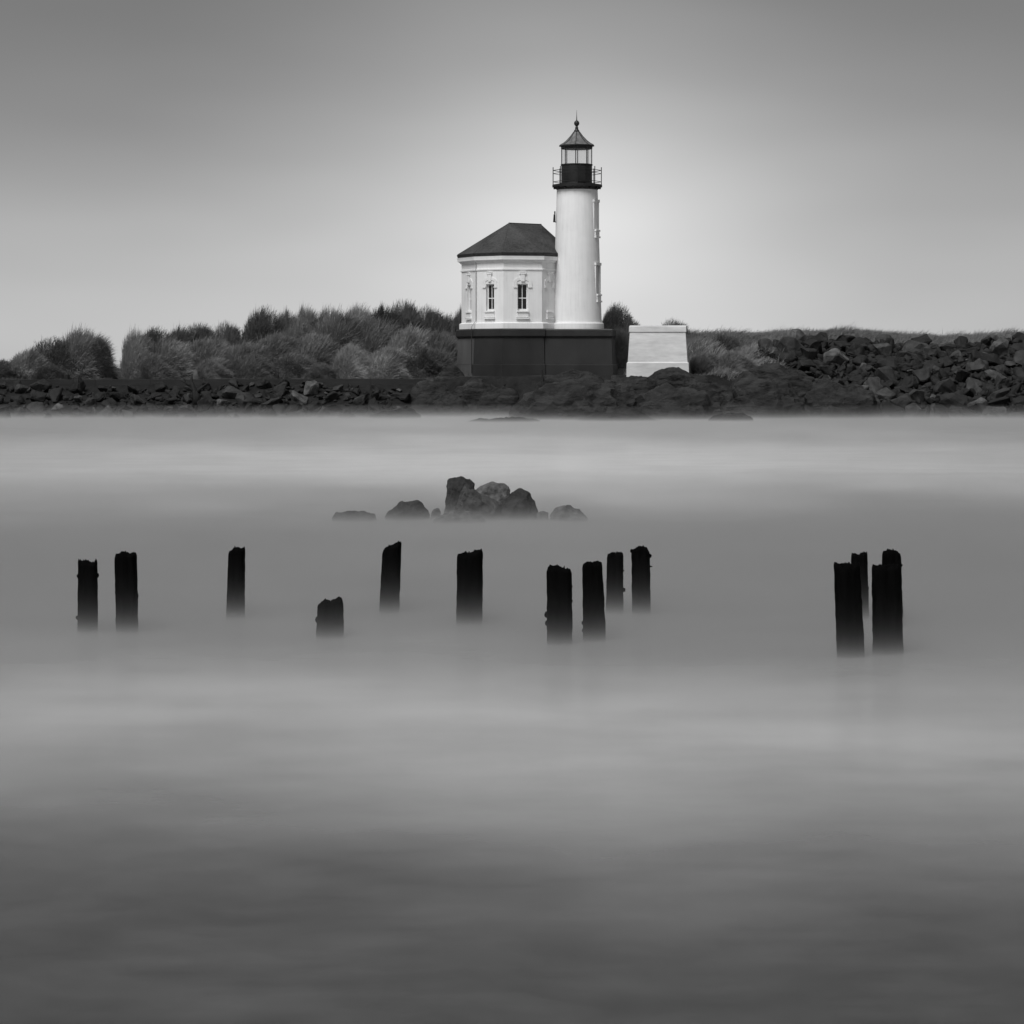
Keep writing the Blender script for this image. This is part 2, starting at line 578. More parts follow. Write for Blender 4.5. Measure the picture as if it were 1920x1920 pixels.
def tube(bm, pts, rad, seg=8):
    pts = [Vector(p) for p in pts]
    rads = rad if isinstance(rad, (list, tuple)) else [rad] * len(pts)
    rings = []
    for i, p in enumerate(pts):
        d = (pts[min(i + 1, len(pts) - 1)] - pts[max(i - 1, 0)]).normalized()
        a = d.orthogonal().normalized()
        b = d.cross(a)
        rings.append([bm.verts.new(p + (a * math.cos(2 * math.pi * k / seg) + b * math.sin(2 * math.pi * k / seg)) * rads[i]) for k in range(seg)])
    for i in range(len(rings) - 1):
        r0, r1 = rings[i], rings[i + 1]
        off = min(range(seg), key=lambda o: sum((r0[k].co - r1[(k + o) % seg].co).length for k in range(seg)))
        r1 = rings[i + 1] = r1[off:] + r1[:off]
        for k in range(seg):
            bm.faces.new((r0[k], r0[(k + 1) % seg], r1[(k + 1) % seg], r1[k]))
    bm.faces.new(rings[0])
    bm.faces.new(rings[-1])


def cut(me, cutter_bm):
    """boolean difference without operators"""
    cm = bm_mesh('cutter', cutter_bm)
    a = bpy.data.objects.new('cut_a', me)
    b = bpy.data.objects.new('cut_b', cm)
    COL.objects.link(a)
    COL.objects.link(b)
    md = a.modifiers.new('b', 'BOOLEAN')
    md.operation = 'DIFFERENCE'
    md.solver = 'EXACT'
    md.object = b
    dg = bpy.context.evaluated_depsgraph_get()
    out = bpy.data.meshes.new_from_object(a.evaluated_get(dg))
    bpy.data.objects.remove(a)
    bpy.data.objects.remove(b)
    bpy.data.meshes.remove(cm)
    return out


def bevelled(bm, w=0.012):
    bmesh.ops.bevel(bm, geom=list(bm.edges), offset=w, segments=1, affect='EDGES')
    return bm


# ------------------------------------------------------------------ the lighthouse
LH = empty('lighthouse', (at(1000, 702, 150).x, 150, 2.2))
tag(LH, 'white lighthouse with round tower, black lantern room and faceted house on dark plinth', 'lighthouse')
ORG = LH.location.copy()


def lp(x, d):
    """plan point in the lighthouse's own frame; x as picture column at 150 m, d metres-in-pixels behind the tower axis"""
    return Vector(((x - 960) * U - ORG.x, d * U))


def lz(y):
    return EYE - (y - HOR) * U - ORG.z


house = [lp(*q) for q in ((944, -35), (1016, -22), (1046, 22), (1074, 120), (1020, 170), (930, 160), (864, 78), (894, 6))]
TC = lp(1083, 30)


def facet(i):
    a, b = house[i], house[(i + 1) % len(house)]
    t = (b - a).normalized()
    n = Vector((t.y, -t.x))
    m = (a + b) / 2
    return Matrix(((t.x, n.x, 0, m.x), (t.y, n.y, 0, m.y), (0, 0, 1, 0), (0, 0, 0, 1))), (b - a).length


def part(name, bm, mat, parent=LH, smooth=False):
    return link(name, bm_mesh(name, bm, smooth), mat, parent)


# plinth of the house and of the tower, with toe and cap
bm = bmesh.new()
loft(bm, house, ((lz(716), 0.30), (lz(684), 0.30), (lz(683), 0.22), (lz(634), 0.16)))
pl = part('house_plinth', bm, M['plinth'])
pl.data.materials.append(M['plinth_faded'])
fr6, _ = facet(6)
for p_ in pl.data.polygons:
    if p_.normal.x * fr6[0][1] + p_.normal.y * fr6[1][1] > 0.97:
        p_.material_index = 1  # this facet is a paler grey than the others
bm = bmesh.new()
loft(bm, house, ((lz(634.2), 0.18), (lz(630), 0.27), (lz(619), 0.27), (lz(616.5), 0.22)))
part('plinth_cap', bm, M['plinth'], pl)
trect = [lp(*q) for q in ((1025, -19), (1143, -19), (1147, -13), (1147, 92), (1025, 92))]
bm = bmesh.new()
loft(bm, trect, ((lz(716), 0.30), (lz(684.5), 0.30), (lz(683.5), 0.22), (lz(634), 0.13)))
tp_ = part('tower_plinth', bm, M['plinth'])
bm = bmesh.new()
loft(bm, trect, ((lz(634.4), 0.15), (lz(630), 0.235), (lz(619.2), 0.235), (lz(617), 0.19)))
part('plinth_cap', bm, M['plinth'], tp_)

# house wall with real window openings
WIN = {7: 0.50, 0: 0.50, 6: 0.50, 1: 0.46}           # facet -> position along the facet
WY0, WY1, WHW = 583, 533, 0.285
bm = bmesh.new()
loft(bm, house, ((lz(617), 0.0), (lz(481), 0.0)))
wall_me = bm_mesh('house_wall', bm)
cb = bmesh.new()
frames = {}
for i, f in WIN.items():
    fr, ln = facet(i)
    fr = fr @ Matrix.Translation(((f - 0.5) * ln, 0, 0))
    frames[i] = fr
    hw = WHW if i != 1 else 0.25
    box(cb, fr, (0, -0.03, (lz(WY0) + lz(WY1)) / 2), (hw * 2, 0.50, lz(WY1) - lz(WY0)))
wall_me = cut(wall_me, cb)
wall_me.name = 'house_wall'
wall = link('house_wall', wall_me, M['white'], LH)
if not wall_me.materials or wall_me.materials[0] is None:
    wall_me.materials.clear()
    wall_me.materials.append(M['white'])
bm = bmesh.new()
loft(bm, house, ((lz(616.8), 0.11), (lz(606.5), 0.11), (lz(604.8), 0.02)))
part('base_course', bm, M['white'])
bm = bmesh.new()
loft(bm, house, ((lz(508), 0.012), (lz(507), 0.05), (lz(504.5), 0.05), (lz(503.5), 0.012)))
part('string_course', bm, M['white_trim'])
bm = bmesh.new()
loft(bm, house, ((lz(493), 0.014), (lz(491.5), 0.07), (lz(489.5), 0.10), (lz(488), 0.20), (lz(484.5), 0.205), (lz(481.2), 0.22)))
part('cornice', bm, M['white_trim'])
bm = bmesh.new()
loft(bm, house, ((lz(481), 0.17), (lz(479.5), 0.20), (lz(475.2), 0.23)))
part('gutter', bm, M['gutter'])


def make_window(fr, hw, y0, y1, parent, hood=True, bars=True):
    z0, z1 = lz(y0), lz(y1)
    h = z1 - z0
    bm = bmesh.new()
    dn = -0.19
    fw = 0.055
    for sx in (-1, 1):
        box(bm, fr, (sx * (hw - fw / 2), dn, (z0 + z1) / 2), (fw, 0.07, h))
    for zz, hh in ((z0 + fw / 2 + 0.02, fw + 0.04), (z1 - fw / 2, fw)):
        box(bm, fr, (0, dn + 0.002, zz), (hw * 2 - 2 * fw, 0.07, hh))
    if bars:
        box(bm, fr, (0, dn + 0.004, z0 + h * 0.47), (hw * 2 - 2 * fw, 0.06, 0.05))
        box(bm, fr, (0, dn + 0.006, (z0 + z1) / 2), (0.035, 0.05, h - 2 * fw))
    w = part('window', bm, M['white_trim'], parent)
    inner = hw - fw
    for sx in (-1, 1):
        for lo, hi in ((0.05, 0.45), (0.49, 0.96)):
            bm = bmesh.new()
            box(bm, fr, (sx * (inner / 2 + 0.008), dn - 0.01, z0 + h * (lo + hi) / 2), (inner - 0.012, 0.012, h * (hi - lo)))
            part('pane', bm, M['pane'], w)
    bm = bmesh.new()
    box(bm, fr, (0, 0.03, z0 - 0.05), (hw * 2 + 0.10, 0.16, 0.10))
    box(bm, fr, (0, 0.015, z0 - 0.24), (hw * 2 + 0.06, 0.10, 0.26))
    box(bm, fr, (0, 0.03, z0 - 0.40), (hw * 2 + 0.14, 0.14, 0.07))
    part('sill', bevelled(bm, 0.012), M['white_trim'], w)
    if not hood:
        bm = bmesh.new()
        for sx in (-1, 1):
            box(bm, fr, (sx * (hw + 0.05), -0.05, (z0 + z1) / 2), (0.11, 0.12, h))
        box(bm, fr, (0, -0.035, z1 + 0.07), (hw * 2 + 0.26, 0.13, 0.14))
        part('surround', bevelled(bm, 0.01), M['white_trim'], w)
    if hood:
        bm = bmesh.new()
        for sx in (-1, 1):       # label stops at the ends of the hood
            box(bm, fr, (sx * (hw + 0.11), 0.02, z1 - 0.17), (0.22, 0.07, 0.07))
            box(bm, fr, (sx * (hw + 0.13), 0.012, z1 - 0.02), (0.18, 0.05, 0.24))
        n = 14
        ring = []
        for k in range(n + 1):       # shallow arch of the hood, one solid
            a = math.pi * (0.06 + 0.88 * k / n)
            ca, sa = math.cos(a), math.sin(a)
            ring.append([bm.verts.new(fr @ Vector((ca * rx, yy_, z1 + 0.06 + sa * rz))) for rx, rz, yy_ in
                         ((hw + 0.06, 0.16, -0.01), (hw + 0.06, 0.16, 0.028), (hw + 0.23, 0.32, 0.028), (hw + 0.23, 0.32, -0.01))])
        for q0_, q1_ in zip(ring[:-1], ring[1:]):
            for k in range(4):
                bm.faces.new((q0_[k], q0_[(k + 1) % 4], q1_[(k + 1) % 4], q1_[k]))
        bm.faces.new(ring[0])
        bm.faces.new(ring[-1])
        part('hood', bm, M['white_trim'], w)
        bm = bmesh.new()
        v = box(bm, fr, (0, 0.03, z1 + 0.34), (0.26, 0.09, 0.44))
        for q in v:
            l2 = fr.inverted() @ q.co
            k = 0.72 if l2.z < z1 + 0.3 else 1.0
            q.co = fr @ Vector((l2.x * k, l2.y, l2.z))
        box(bm, fr, (0, 0.035, z1 + 0.59), (0.34, 0.11, 0.09))
        part('keystone', bevelled(bm, 0.014), M['white_trim'], w)
    return w


for i in (6, 7, 0, 1):
    make_window(frames[i], WHW if i != 1 else 0.25, WY0, WY1, LH)

# roof: hipped over the faceted plan, short ridge
eave = offset_poly(house, 0.20)
A, B = lp(954, 45), lp(1016, 96)
bm = bmesh.new()
vv = [bm.verts.new((p.x, p.y, lz(476))) for p in eave] + [bm.verts.new((p.x, p.y, lz(474.5))) for p in eave]
va = bm.verts.new((A.x, A.y, lz(416)))
vb = bm.verts.new((B.x, B.y, lz(416)))
bmesh.ops.convex_hull(bm, input=bm.verts[:])
bmesh.ops.dissolve_limit(bm, angle_limit=R(0.5), verts=bm.verts[:], edges=bm.edges[:])
roof = part('roof', bm, M['shingle'])
bm = bmesh.new()
tube(bm, [(A.x, A.y, lz(415.8)), (B.x, B.y, lz(415.8))], 0.03, 6)
part('ridge_cap', bm, M['shingle'], roof)
for k in (0, 1, 6, 7):
    e = eave[k]
    bm = bmesh.new()
    tube(bm, [(A.x, A.y, lz(416.3)), (e.x, e.y, lz(474.6))], 0.018, 6)
    part('hip_cap', bm, M['shingle'], roof)

# downspouts
bm = bmesh.new()
c0 = offset_poly(house, 0.06)[7]
c1 = offset_poly(house, 0.34)[7]
tube(bm, [(c0.x, c0.y, lz(489)), (c0.x, c0.y, lz(601)), (c1.x, c1.y, lz(612)), (c1.x, c1.y, lz(616))], 0.022, 8)
ds = part('downspout', bm, M['pipe'])
bm = bmesh.new()
tube(bm, [(c1.x, c1.y, lz(616.2)), (c1.x, c1.y, lz(630)), (c1.x, c1.y, lz(700))], 0.024, 8)
part('lower_pipe', bm, M['gutter'], ds)
fr1, ln1 = facet(1)
q0 = fr1 @ Vector((-ln1 / 2 + ln1 * 0.93, 0.07, 0))
bm = bmesh.new()
tube(bm, [(q0.x, q0.y, lz(488)), (q0.x, q0.y, lz(614))], 0.035, 8)
part('downspout', bm, M['gutter'])

# tower shaft with two window openings on its right flank
bm = bmesh.new()
lathe(bm, TC, ((1.37, lz(617)), (1.33, lz(600)), (1.22, lz(480)), (1.115, lz(355)), (1.10, lz(352))), 72)
tower_me = bm_mesh('tower_shaft', bm, True)
cb = bmesh.new()
tw = []
for y0, y1, r in ((551, 497, 1.26), (430, 378, 1.16)):
    a = R(66)
    d = Vector((math.sin(a), -math.cos(a)))
    t = Vector((math.cos(a), math.sin(a)))
    c = TC + d * r
    fr = Matrix(((t.x, d.x, 0, c.x), (t.y, d.y, 0, c.y), (0, 0, 1, 0), (0, 0, 0, 1)))
    box(cb, fr, (0, -0.02, (lz(y0) + lz(y1)) / 2), (0.5, 0.46, lz(y1) - lz(y0)))
    tw.append((fr, y0, y1))
tower_me = cut(tower_me, cb)
tower_me.name = 'tower_shaft'
tower_me.materials.clear()
tower_me.materials.append(M['white'])
md_ang = tower_me
shaft = link('tower_shaft', tower_me, M['white'], LH)
for p_ in tower_me.polygons:
    p_.use_smooth = abs(p_.normal.z) < 0.3 and p_.area > 0
if hasattr(tower_me, 'set_sharp_from_angle'):
    tower_me.set_sharp_from_angle(angle=R(30))
for fr, y0, y1 in tw:
    make_window(fr @ Matrix.Translation((0, -0.025, 0)), 0.25, y0, y1, LH, hood=False)
bm = bmesh.new()
lathe(bm, TC, ((1.46, lz(616.9)), (1.45, lz(607)), (1.42, lz(605)), (1.33, lz(604.6))), 72)
part('base_course', bm, M['white'], LH)

# gallery
bm = bmesh.new()
lathe(bm, TC, ((1.112, lz(354.5)), (1.15, lz(353)), (1.18, lz(351)), (1.25, lz(349.4)), (1.36, lz(349)), (1.36, lz(344.6)), (1.30, lz(344.2))), 48)
gal = part('gallery', bm, M['iron'])
for k in range(16):
    a = 2 * math.pi * (k + 0.5) / 16
    fr = Matrix.Translation((TC.x, TC.y, 0)) @ Matrix.Rotation(a, 4, 'Z')
    bm = bmesh.new()
    box(bm, fr, (0, -1.22, lz(350.6)), (0.07, 0.18, 0.10))
    part('bracket', bm, M['iron'], gal)
RR = 1.315
corners = [(TC.x + RR * math.sin(a), TC.y - RR * math.cos(a)) for a in (R(45 * k) for k in range(8))]
for k, (x_, y_) in enumerate(corners):
    bm = bmesh.new()
    tube(bm, [(x_, y_, lz(344.6)), (x_, y_, lz(313))], 0.023, 8)
    lathe(bm, (x_, y_), ((0.0, lz(311.2)), (0.03, lz(312)), (0.03, lz(312.8)), (0.0, lz(313.6))), 8)
    part('railing_post', bm, M['iron'], gal)
for y, r in ((317.5, 0.017), (323.5, 0.014), (339, 0.017)):
    bm = bmesh.new()
    for k in range(8):
        a, b = corners[k], corners[(k + 1) % 8]
        tube(bm, [(a[0], a[1], lz(y)), (b[0], b[1], lz(y))], r, 6)
    part('rail', bm, M['iron'], gal)

# lantern room
LC = lp(1082, 30)
ROT = R(-5)
bm = bmesh.new()
lathe(bm, LC, ((0.87, lz(344.8)), (0.87, lz(342)), (0.845, lz(341)), (0.84, lz(309)), (0.87, lz(308)), (0.87, lz(306)), (0.80, lz(305.6))), 48)
mur = part('lantern_base', bm, M['iron'])
bm = bmesh.new()
a = R(16)
fr = Matrix.Translation((LC.x, LC.y, 0)) @ Matrix.Rotation(a, 4, 'Z')
box(bm, fr, (0, -0.845, lz(326)), (0.46, 0.05, lz(310.5) - lz(341)))
part('hatch', bevelled(bm, 0.01), M['iron'], mur)
lant = empty('lantern_glazing')
lant.parent = LH
RL = 0.82
cor = [(LC.x + RL * math.sin(ROT + R(45 * k)), LC.y - RL * math.cos(ROT + R(45 * k))) for k in range(8)]
for k in range(8):
    a, b = Vector(cor[k]), Vector(cor[(k + 1) % 8])
    bm = bmesh.new()
    tube(bm, [(a.x, a.y, lz(306)), (a.x, a.y, lz(274))], 0.026, 6)
    part('mullion', bm, M['iron'], lant)
    t_ = (b - a).normalized()
    n_ = Vector((t_.y, -t_.x))
    m_ = (a + b) / 2
    fr = Matrix(((t_.x, n_.x, 0, m_.x), (t_.y, n_.y, 0, m_.y), (0, 0, 1, 0), (0, 0, 0, 1)))
    bm = bmesh.new()
    box(bm, fr, (0, 0, (lz(306) + lz(277)) / 2), ((b - a).length - 0.06, 0.012, lz(277) - lz(306)))
    part('pane', bm, M['glass'], lant)
bm = bmesh.new()
lathe(bm, LC, ((0.835, lz(277.5)), (0.86, lz(276)), (0.86, lz(272.6)), (0.80, lz(272.2))), 8, ROT)
part('lantern_frieze', bm, M['iron'])
bm = bmesh.new()
lathe(bm, LC, ((0.90, lz(272.2)), (0.93, lz(271)), (0.925, lz(269.4)), (0.73, lz(265.8)), (0.55, lz(260.8)), (0.34, lz(253)), (0.16, lz(244.6)), (0.10, lz(244))), 8, ROT)
lr = part('lantern_roof', bm, M['roof_metal'])
bm = bmesh.new()
lathe(bm, LC, ((0.955, lz(272.4)), (0.965, lz(271.4)), (0.955, lz(269.9)), (0.90, lz(269.5))), 8, ROT)
part('eave_rim', bm, M['iron'], lr)
for k in range(8):
    a = ROT + R(45 * k)
    d = Vector((math.sin(a), -math.cos(a)))
    bm = bmesh.new()
    tube(bm, [(LC.x + d.x * r, LC.y + d.y * r, lz(y)) for r, y in ((0.925, 269.2), (0.73, 265.6), (0.55, 260.6), (0.34, 252.8), (0.16, 244.4))], 0.016, 5)
    part('roof_rib', bm, M['iron'], lr)
bm = bmesh.new()
prof = [(0.15, lz(244.8)), (0.155, lz(243)), (0.11, lz(240.5)), (0.075, lz(239)), (0.10, lz(237.4)), (0.06, lz(235.4)), (0.075, lz(234))]
for k in range(1, 10):
    a = math.pi * k / 10
    prof.append((0.145 * math.sin(a), lz(228.6) - 0.16 * math.cos(a)))
prof += [(0.03, lz(222.6)), (0.022, lz(219)), (0.012, lz(212)), (0.006, lz(204)), (0.0, lz(203.6))]
lathe(bm, LC, prof, 20)
part('finial', bm, M['iron'], LH, True)

# small dark lamp on the left flank of the tower
bm = bmesh.new()
fr = Matrix.Translation((lp(1039.6, 24).x, lp(1039.6, 24).y, 0))
vv = box(bm, fr, (0.0, 0, lz(408)), (0.13, 0.22, 0.42))
for q in vv:
    if q.co.z > lz(405):
        q.co.x += 0.03 if q.co.x < fr.translation.x else 0
vv = box(bm, fr, (0.03, 0, lz(397.5)), (0.07, 0.14, 0.16))
box(bm, fr, (0.10, 0, lz(415)), (0.16, 0.05, 0.05))
part('wall_lamp', bevelled(bm, 0.012), M['iron'])

# ------------------------------------------------------------------ pale concrete pedestal right of the tower
PD = 147.0
pc = at(1234, 697, PD)
PED = empty('concrete_pedestal', (pc.x, pc.y + 0.9, 1.9))
tag(PED, 'pale concrete pedestal with battered sides and cap, right of the lighthouse', 'pedestal')
UP = PD / FPX
half = 51.5 * UP
base = []
for sx, sy in ((-1, -1), (1, -1), (1, 1), (-1, 1)):
    base.append(Vector((sx * half * math.cos(R(-2)) - sy * half * math.sin(R(-2)), sx * half * math.sin(R(-2)) + sy * half * math.cos(R(-2)))))


def pz(y):
    return EYE - (y - HOR) * UP - PED.location.z


bm = bmesh.new()
loft(bm, base, ((pz(714), 0.20), (pz(680.5), 0.17), (pz(678.5), 0.11)))
part('base_course', bevelled(bm, 0.01), M['pedestal'], PED)
bm = bmesh.new()
loft(bm, base, ((pz(679), 0.11), (pz(623.4), 0.01)))
part('body', bm, M['pedestal'], PED)
bm = bmesh.new()
loft(bm, base, ((pz(624), 0.015), (pz(622.6), 0.05), (pz(613), 0.045), (pz(610.5), 0.02)))
part('cap', bevelled(bm, 0.008), M['pedestal'], PED)

# ------------------------------------------------------------------ low sea wall on the left
bm = bmesh.new()
segs = np.linspace(-40, -4.6, 13)
SW = empty('sea_wall', (-16, 148.3, 1.6))
tag(SW, 'long low dark concrete wall between the boulder bank and the dune grass', 'wall')
for i in range(12):
    bm = bmesh.new()
    x0, x1 = segs[i] + 0.003, segs[i + 1] - 0.003
    dz = random.uniform(-0.02, 0.02)
    box(bm, Matrix.Identity(4), ((x0 + x1) / 2 + 16, random.uniform(-0.01, 0.01), 0.02 + dz), (x1 - x0, 0.45, 0.80))
    part('wall_panel', bevelled(bm, 0.008), M['seawall'], SW)

bm = bmesh.new()
p0 = at(121, 713, 147.6)
lathe(bm, (0, 0), ((0.15, -0.1), (0.16, 0.25), (0.13, 0.3), (0.0, 0.32)), 12)
o = part('bollard', bm, M['driftwood'], None)
o.location = (p0.x, 148.3, 2.0)
tag(o, 'stubby dark post standing on the low wall below the leftmost grassy hump', 'post')
bm = bmesh.new()
tube(bm, [(0, 0, -0.3), (0.02, 0, 0.2), (-0.03, 0.01, 0.62)], [0.07, 0.06, 0.035], 8)
o = part('broken_post', bm, M['driftwood'], None)
p0 = at(1017, 716, 145.3)
o.location = (p0.x, p0.y, p0.z)
tag(o, 'thin broken stake in the rocks in front of the lighthouse plinth', 'post')


# ------------------------------------------------------------------ rocks
def hull_stone(seed, flat=1.0):
    r = np.random.default_rng(seed)
    n = r.integers(10, 15)
    p = r.normal(size=(n, 3))
    p /= np.linalg.norm(p, axis=1)[:, None]
    p *= r.uniform(0.8, 1.0, (n, 1))
    p *= np.array([1.0, r.uniform(0.6, 0.95), r.uniform(0.45, 0.85) * flat])
    bm = bmesh.new()
    for q in p:
        bm.verts.new(q * 0.5)
    res = bmesh.ops.convex_hull(bm, input=bm.verts[:])
    bmesh.ops.delete(bm, geom=[g for g in res['geom_interior'] if isinstance(g, bmesh.types.BMVert)], context='VERTS')
    bmesh.ops.dissolve_limit(bm, angle_limit=R(14), verts=bm.verts[:], edges=bm.edges[:])
    bmesh.ops.bevel(bm, geom=list(bm.edges), offset=0.03, segments=1, affect='EDGES')
    bmesh.ops.triangulate(bm, faces=bm.faces[:])
    bmesh.ops.subdivide_edges(bm, edges=[e for e in bm.edges if e.calc_length() > 0.22], cuts=1)
    bmesh.ops.triangulate(bm, faces=bm.faces[:])
    bm.normal_update()
    for v in bm.verts:
        v.co += v.normal * 0.07 * noise.noise(v.co * 5 + Vector((seed, 0, 0)))
    me = bm_mesh('stone', bm)
    me.materials.append(M['stone'])
    return me


STONES = [hull_stone(100 + i) for i in range(18)]


def scatter_stones(parent, n, xr, yr, smin, smax, keep, tries=6000):
    pts = []
    r = np.random.default_rng(len(parent.name) + n)
    sizes = np.sort(r.uniform(0, 1, n) ** 1.9 * (smax - smin) + smin)[::-1]
    k = 0
    for s in sizes:
        for _ in range(60):
            k += 1
            X, Y = r.uniform(*xr), r.uniform(*yr)
            if not keep(X, Y):
                continue
            if all((X - a) ** 2 + ((Y - b) * 1.0) ** 2 > (0.36 * (s + c)) ** 2 for a, b, c in pts):
                break
        else:
            continue
        pts.append((X, Y, s))
        o = bpy.data.objects.new('stone', STONES[r.integers(len(STONES))])
        COL.objects.link(o)
        o.parent = parent
        z = float(terrain(X, Y))
        o.location = Vector((X, Y, z + s * 0.14)) - parent.location
        o.scale = (s * r.uniform(0.85, 1.25), s * r.uniform(0.8, 1.1), s * r.uniform(0.8, 1.2))
        o.rotation_euler = (r.uniform(-0.7, 0.7), r.uniform(-0.7, 0.7), r.uniform(0, 6.28))
    return pts


def bankthing(name, loc, label):
    return tag(empty(name, loc), label, 'boulder bank')


def left_zone(X, Y):
    return px(X) < 800 - (Y - 143) * 8


def right_zone(X, Y):
    return px(X, Y) > 1640 - (Y - 143) * 18 and Y < np.interp(px(X, Y), *P_CRY) + 1.2


def rubble_fill(parent, n, xr, yr, smin, smax, keep, seed):
    """smaller stones between the big ones, too many to pick apart: one part"""
    r = np.random.default_rng(seed)
    V, F, S, base_ = [], [], [], 0
    src = []
    for me in STONES[:8]:
        co = np.empty(len(me.vertices) * 3)
        me.vertices.foreach_get('co', co)
        fl = np.empty(len(me.loops), dtype=np.int32)
        me.loops.foreach_get('vertex_index', fl)
        src.append((co.reshape(-1, 3), fl, np.array([p.loop_total for p in me.polygons])))
    k = 0
    while k < n:
        X, Y = r.uniform(*xr), r.uniform(*yr)
        if not keep(X, Y):
            continue
        k += 1
        co, fl, sz = src[r.integers(len(src))]
        m = Matrix.Rotation(r.uniform(0, 6.3), 3, 'Z') @ Matrix.Rotation(r.uniform(-1, 1), 3, 'X') @ Matrix.Rotation(r.uniform(-1, 1), 3, 'Y')
        sc = r.uniform(smin, smax)
        p = (co * sc * r.uniform(0.7, 1.3, 3)) @ np.array(m).T + np.array([X, Y, float(terrain(X, Y)) + sc * 0.12]) - np.array(parent.location)
        V.append(p)
        F.append(fl + base_)
        S.append(sz)
        base_ += len(p)
    o = link('rubble', fast_mesh('rubble', np.vstack(V), np.concatenate(F), np.concatenate(S)), M['rubble_stone'], parent)
    o['kind'] = 'stuff'


BL = bankthing('boulder_bank', (-17, 145, 0.5), 'bank of jumbled angular boulders below the low wall at left')
scatter_stones(BL, 290, (-27.6, -5.6), (140.6, 147.5), 0.35, 1.7, left_zone)
rubble_fill(BL, 900, (-29, -5.6), (140.8, 147.7), 0.2, 0.6, left_zone, 21)
BR = bankthing('boulder_bank', (20, 150, 1.5), 'tall slope of dark jumbled boulders at the right edge of the shore')
scatter_stones(BR, 300, (10.6, 29.0), (141.2, 158.5), 0.6, 2.1, right_zone)
rubble_fill(BR, 2200, (10.6, 31), (142.5, 158.8), 0.3, 0.95, right_zone, 22)


def lump(name, size, seed, ico=5, amp=0.22, freq=1.3, strat=0.05, mat=None):
    bm = bmesh.new()
    bmesh.ops.create_icosphere(bm, subdivisions=ico, radius=1)
    off = Vector((seed * 7.3, seed * 3.1, seed * 5.7))
    for v in bm.verts:
        p = v.co.copy()
        q = Vector((p.x * size[0], p.y * size[1], p.z * size[2]))
        d = fbm(q * freq + off, 5) * amp * min(size) * 1.6
        d += (noise.noise(q * freq * 0.4 + off) * 0.45) * amp * 2 * min(size)
        d += fbm(q * 3.1 + off, 4) * 0.055
        d += strat * math.sin((q.z * 9 + 2.2 * noise.noise(q * 0.8 + off)) * 2.2)
        v.co = q + p * d
    me = bm_mesh(name, bm, False)
    if mat:
        me.materials.append(mat)
    return me


OUT = [
    (942, 1230, 708, 806, 140.6, 4.6, 'broad dark weedy rock hump nearest the water below the lighthouse'),
    (1196, 1345, 690, 745, 145.4, 1.3, 'smooth black rounded rock covering the foot of the pale pedestal'),
    (1110, 1270, 696, 775, 145.0, 1.6, 'dark weedy rock between the lighthouse plinth and the pedestal'),
    (1165, 1370, 727, 812, 140.6, 3.8, 'dark rock hump at the waterline just right of the broad one'),
    (1335, 1520, 699, 800, 142.8, 2.8, 'large black rock hump right of the pedestal, beside the boulder slope'),
    (1495, 1655, 706, 800, 142.6, 2.4, 'big rounded dark rock at the foot of the right boulder slope'),
    (745, 905, 708, 790, 147.2, 1.7, 'dark weedy rock slope at the end of the low wall'),
    (800, 882, 683, 745, 148.2, 0.9, 'dark scrubby rock knob against the left corner of the plinth'),
    (862, 1010, 699, 785, 147.2, 1.5, 'dark weedy rock shelf under the left half of the plinth'),
    (862, 1030, 777, 818, 133.6, 2.6, 'low wet rock ledge awash left of the broad rock hump'),
    (1300, 1425, 776, 812, 135.0, 2.0, 'low wet rock ledge awash below the large black rock hump'),
    (1000, 1150, 696, 760, 145.9, 1.3, 'dark rock shelf under the tower end of the plinth'),
    (1390, 1545, 680, 745, 147.5, 1.6, 'dark bumpy rock mound above the large black hump on the right'),
    (1070, 1250, 768, 816, 135.5, 2.4, 'low dark rock apron along the waterline between the two front humps'),
    (1250, 1400, 708, 780, 144.8, 1.4, 'dark rock hump below the right corner of the pedestal'),
    (885, 990, 720, 795, 146.0, 1.2, 'dark rock step at the head of the small cove below the house'),
    (790, 890, 735, 800, 145.2, 1.2, 'low dark rock below the slope at the end of the wall'),
    (828, 955, 706, 780, 146.7, 1.0, 'dark weedy rock face just below the left corner of the plinth'),
    (1120, 1185, 697, 740, 146.6, 0.7, 'small dark rock against the right end of the tower plinth'),
    (690, 800, 764, 806, 141.5, 1.6, 'low wet rock at the right end of the left boulder bank'),
]
for i, (x0, x1, y0, y1, D, dep, lab) in enumerate(OUT):
    c = at((x0 + x1) / 2, y1, D)
    top = at(0, y0, D).z
    hx = (x1 - x0) / 2 * D / FPX
    hz = (top - c.z)
    me = lump('rock_outcrop', (hx * 0.95, dep, hz * 0.92), i + 3, 5, 0.17, 0.7, 0.03, M['weed_rock'])
    o = link('rock_outcrop', me)
    o.location = c
    tag(o, lab, 'rock', 'dark rocks of the shore below the lighthouse')


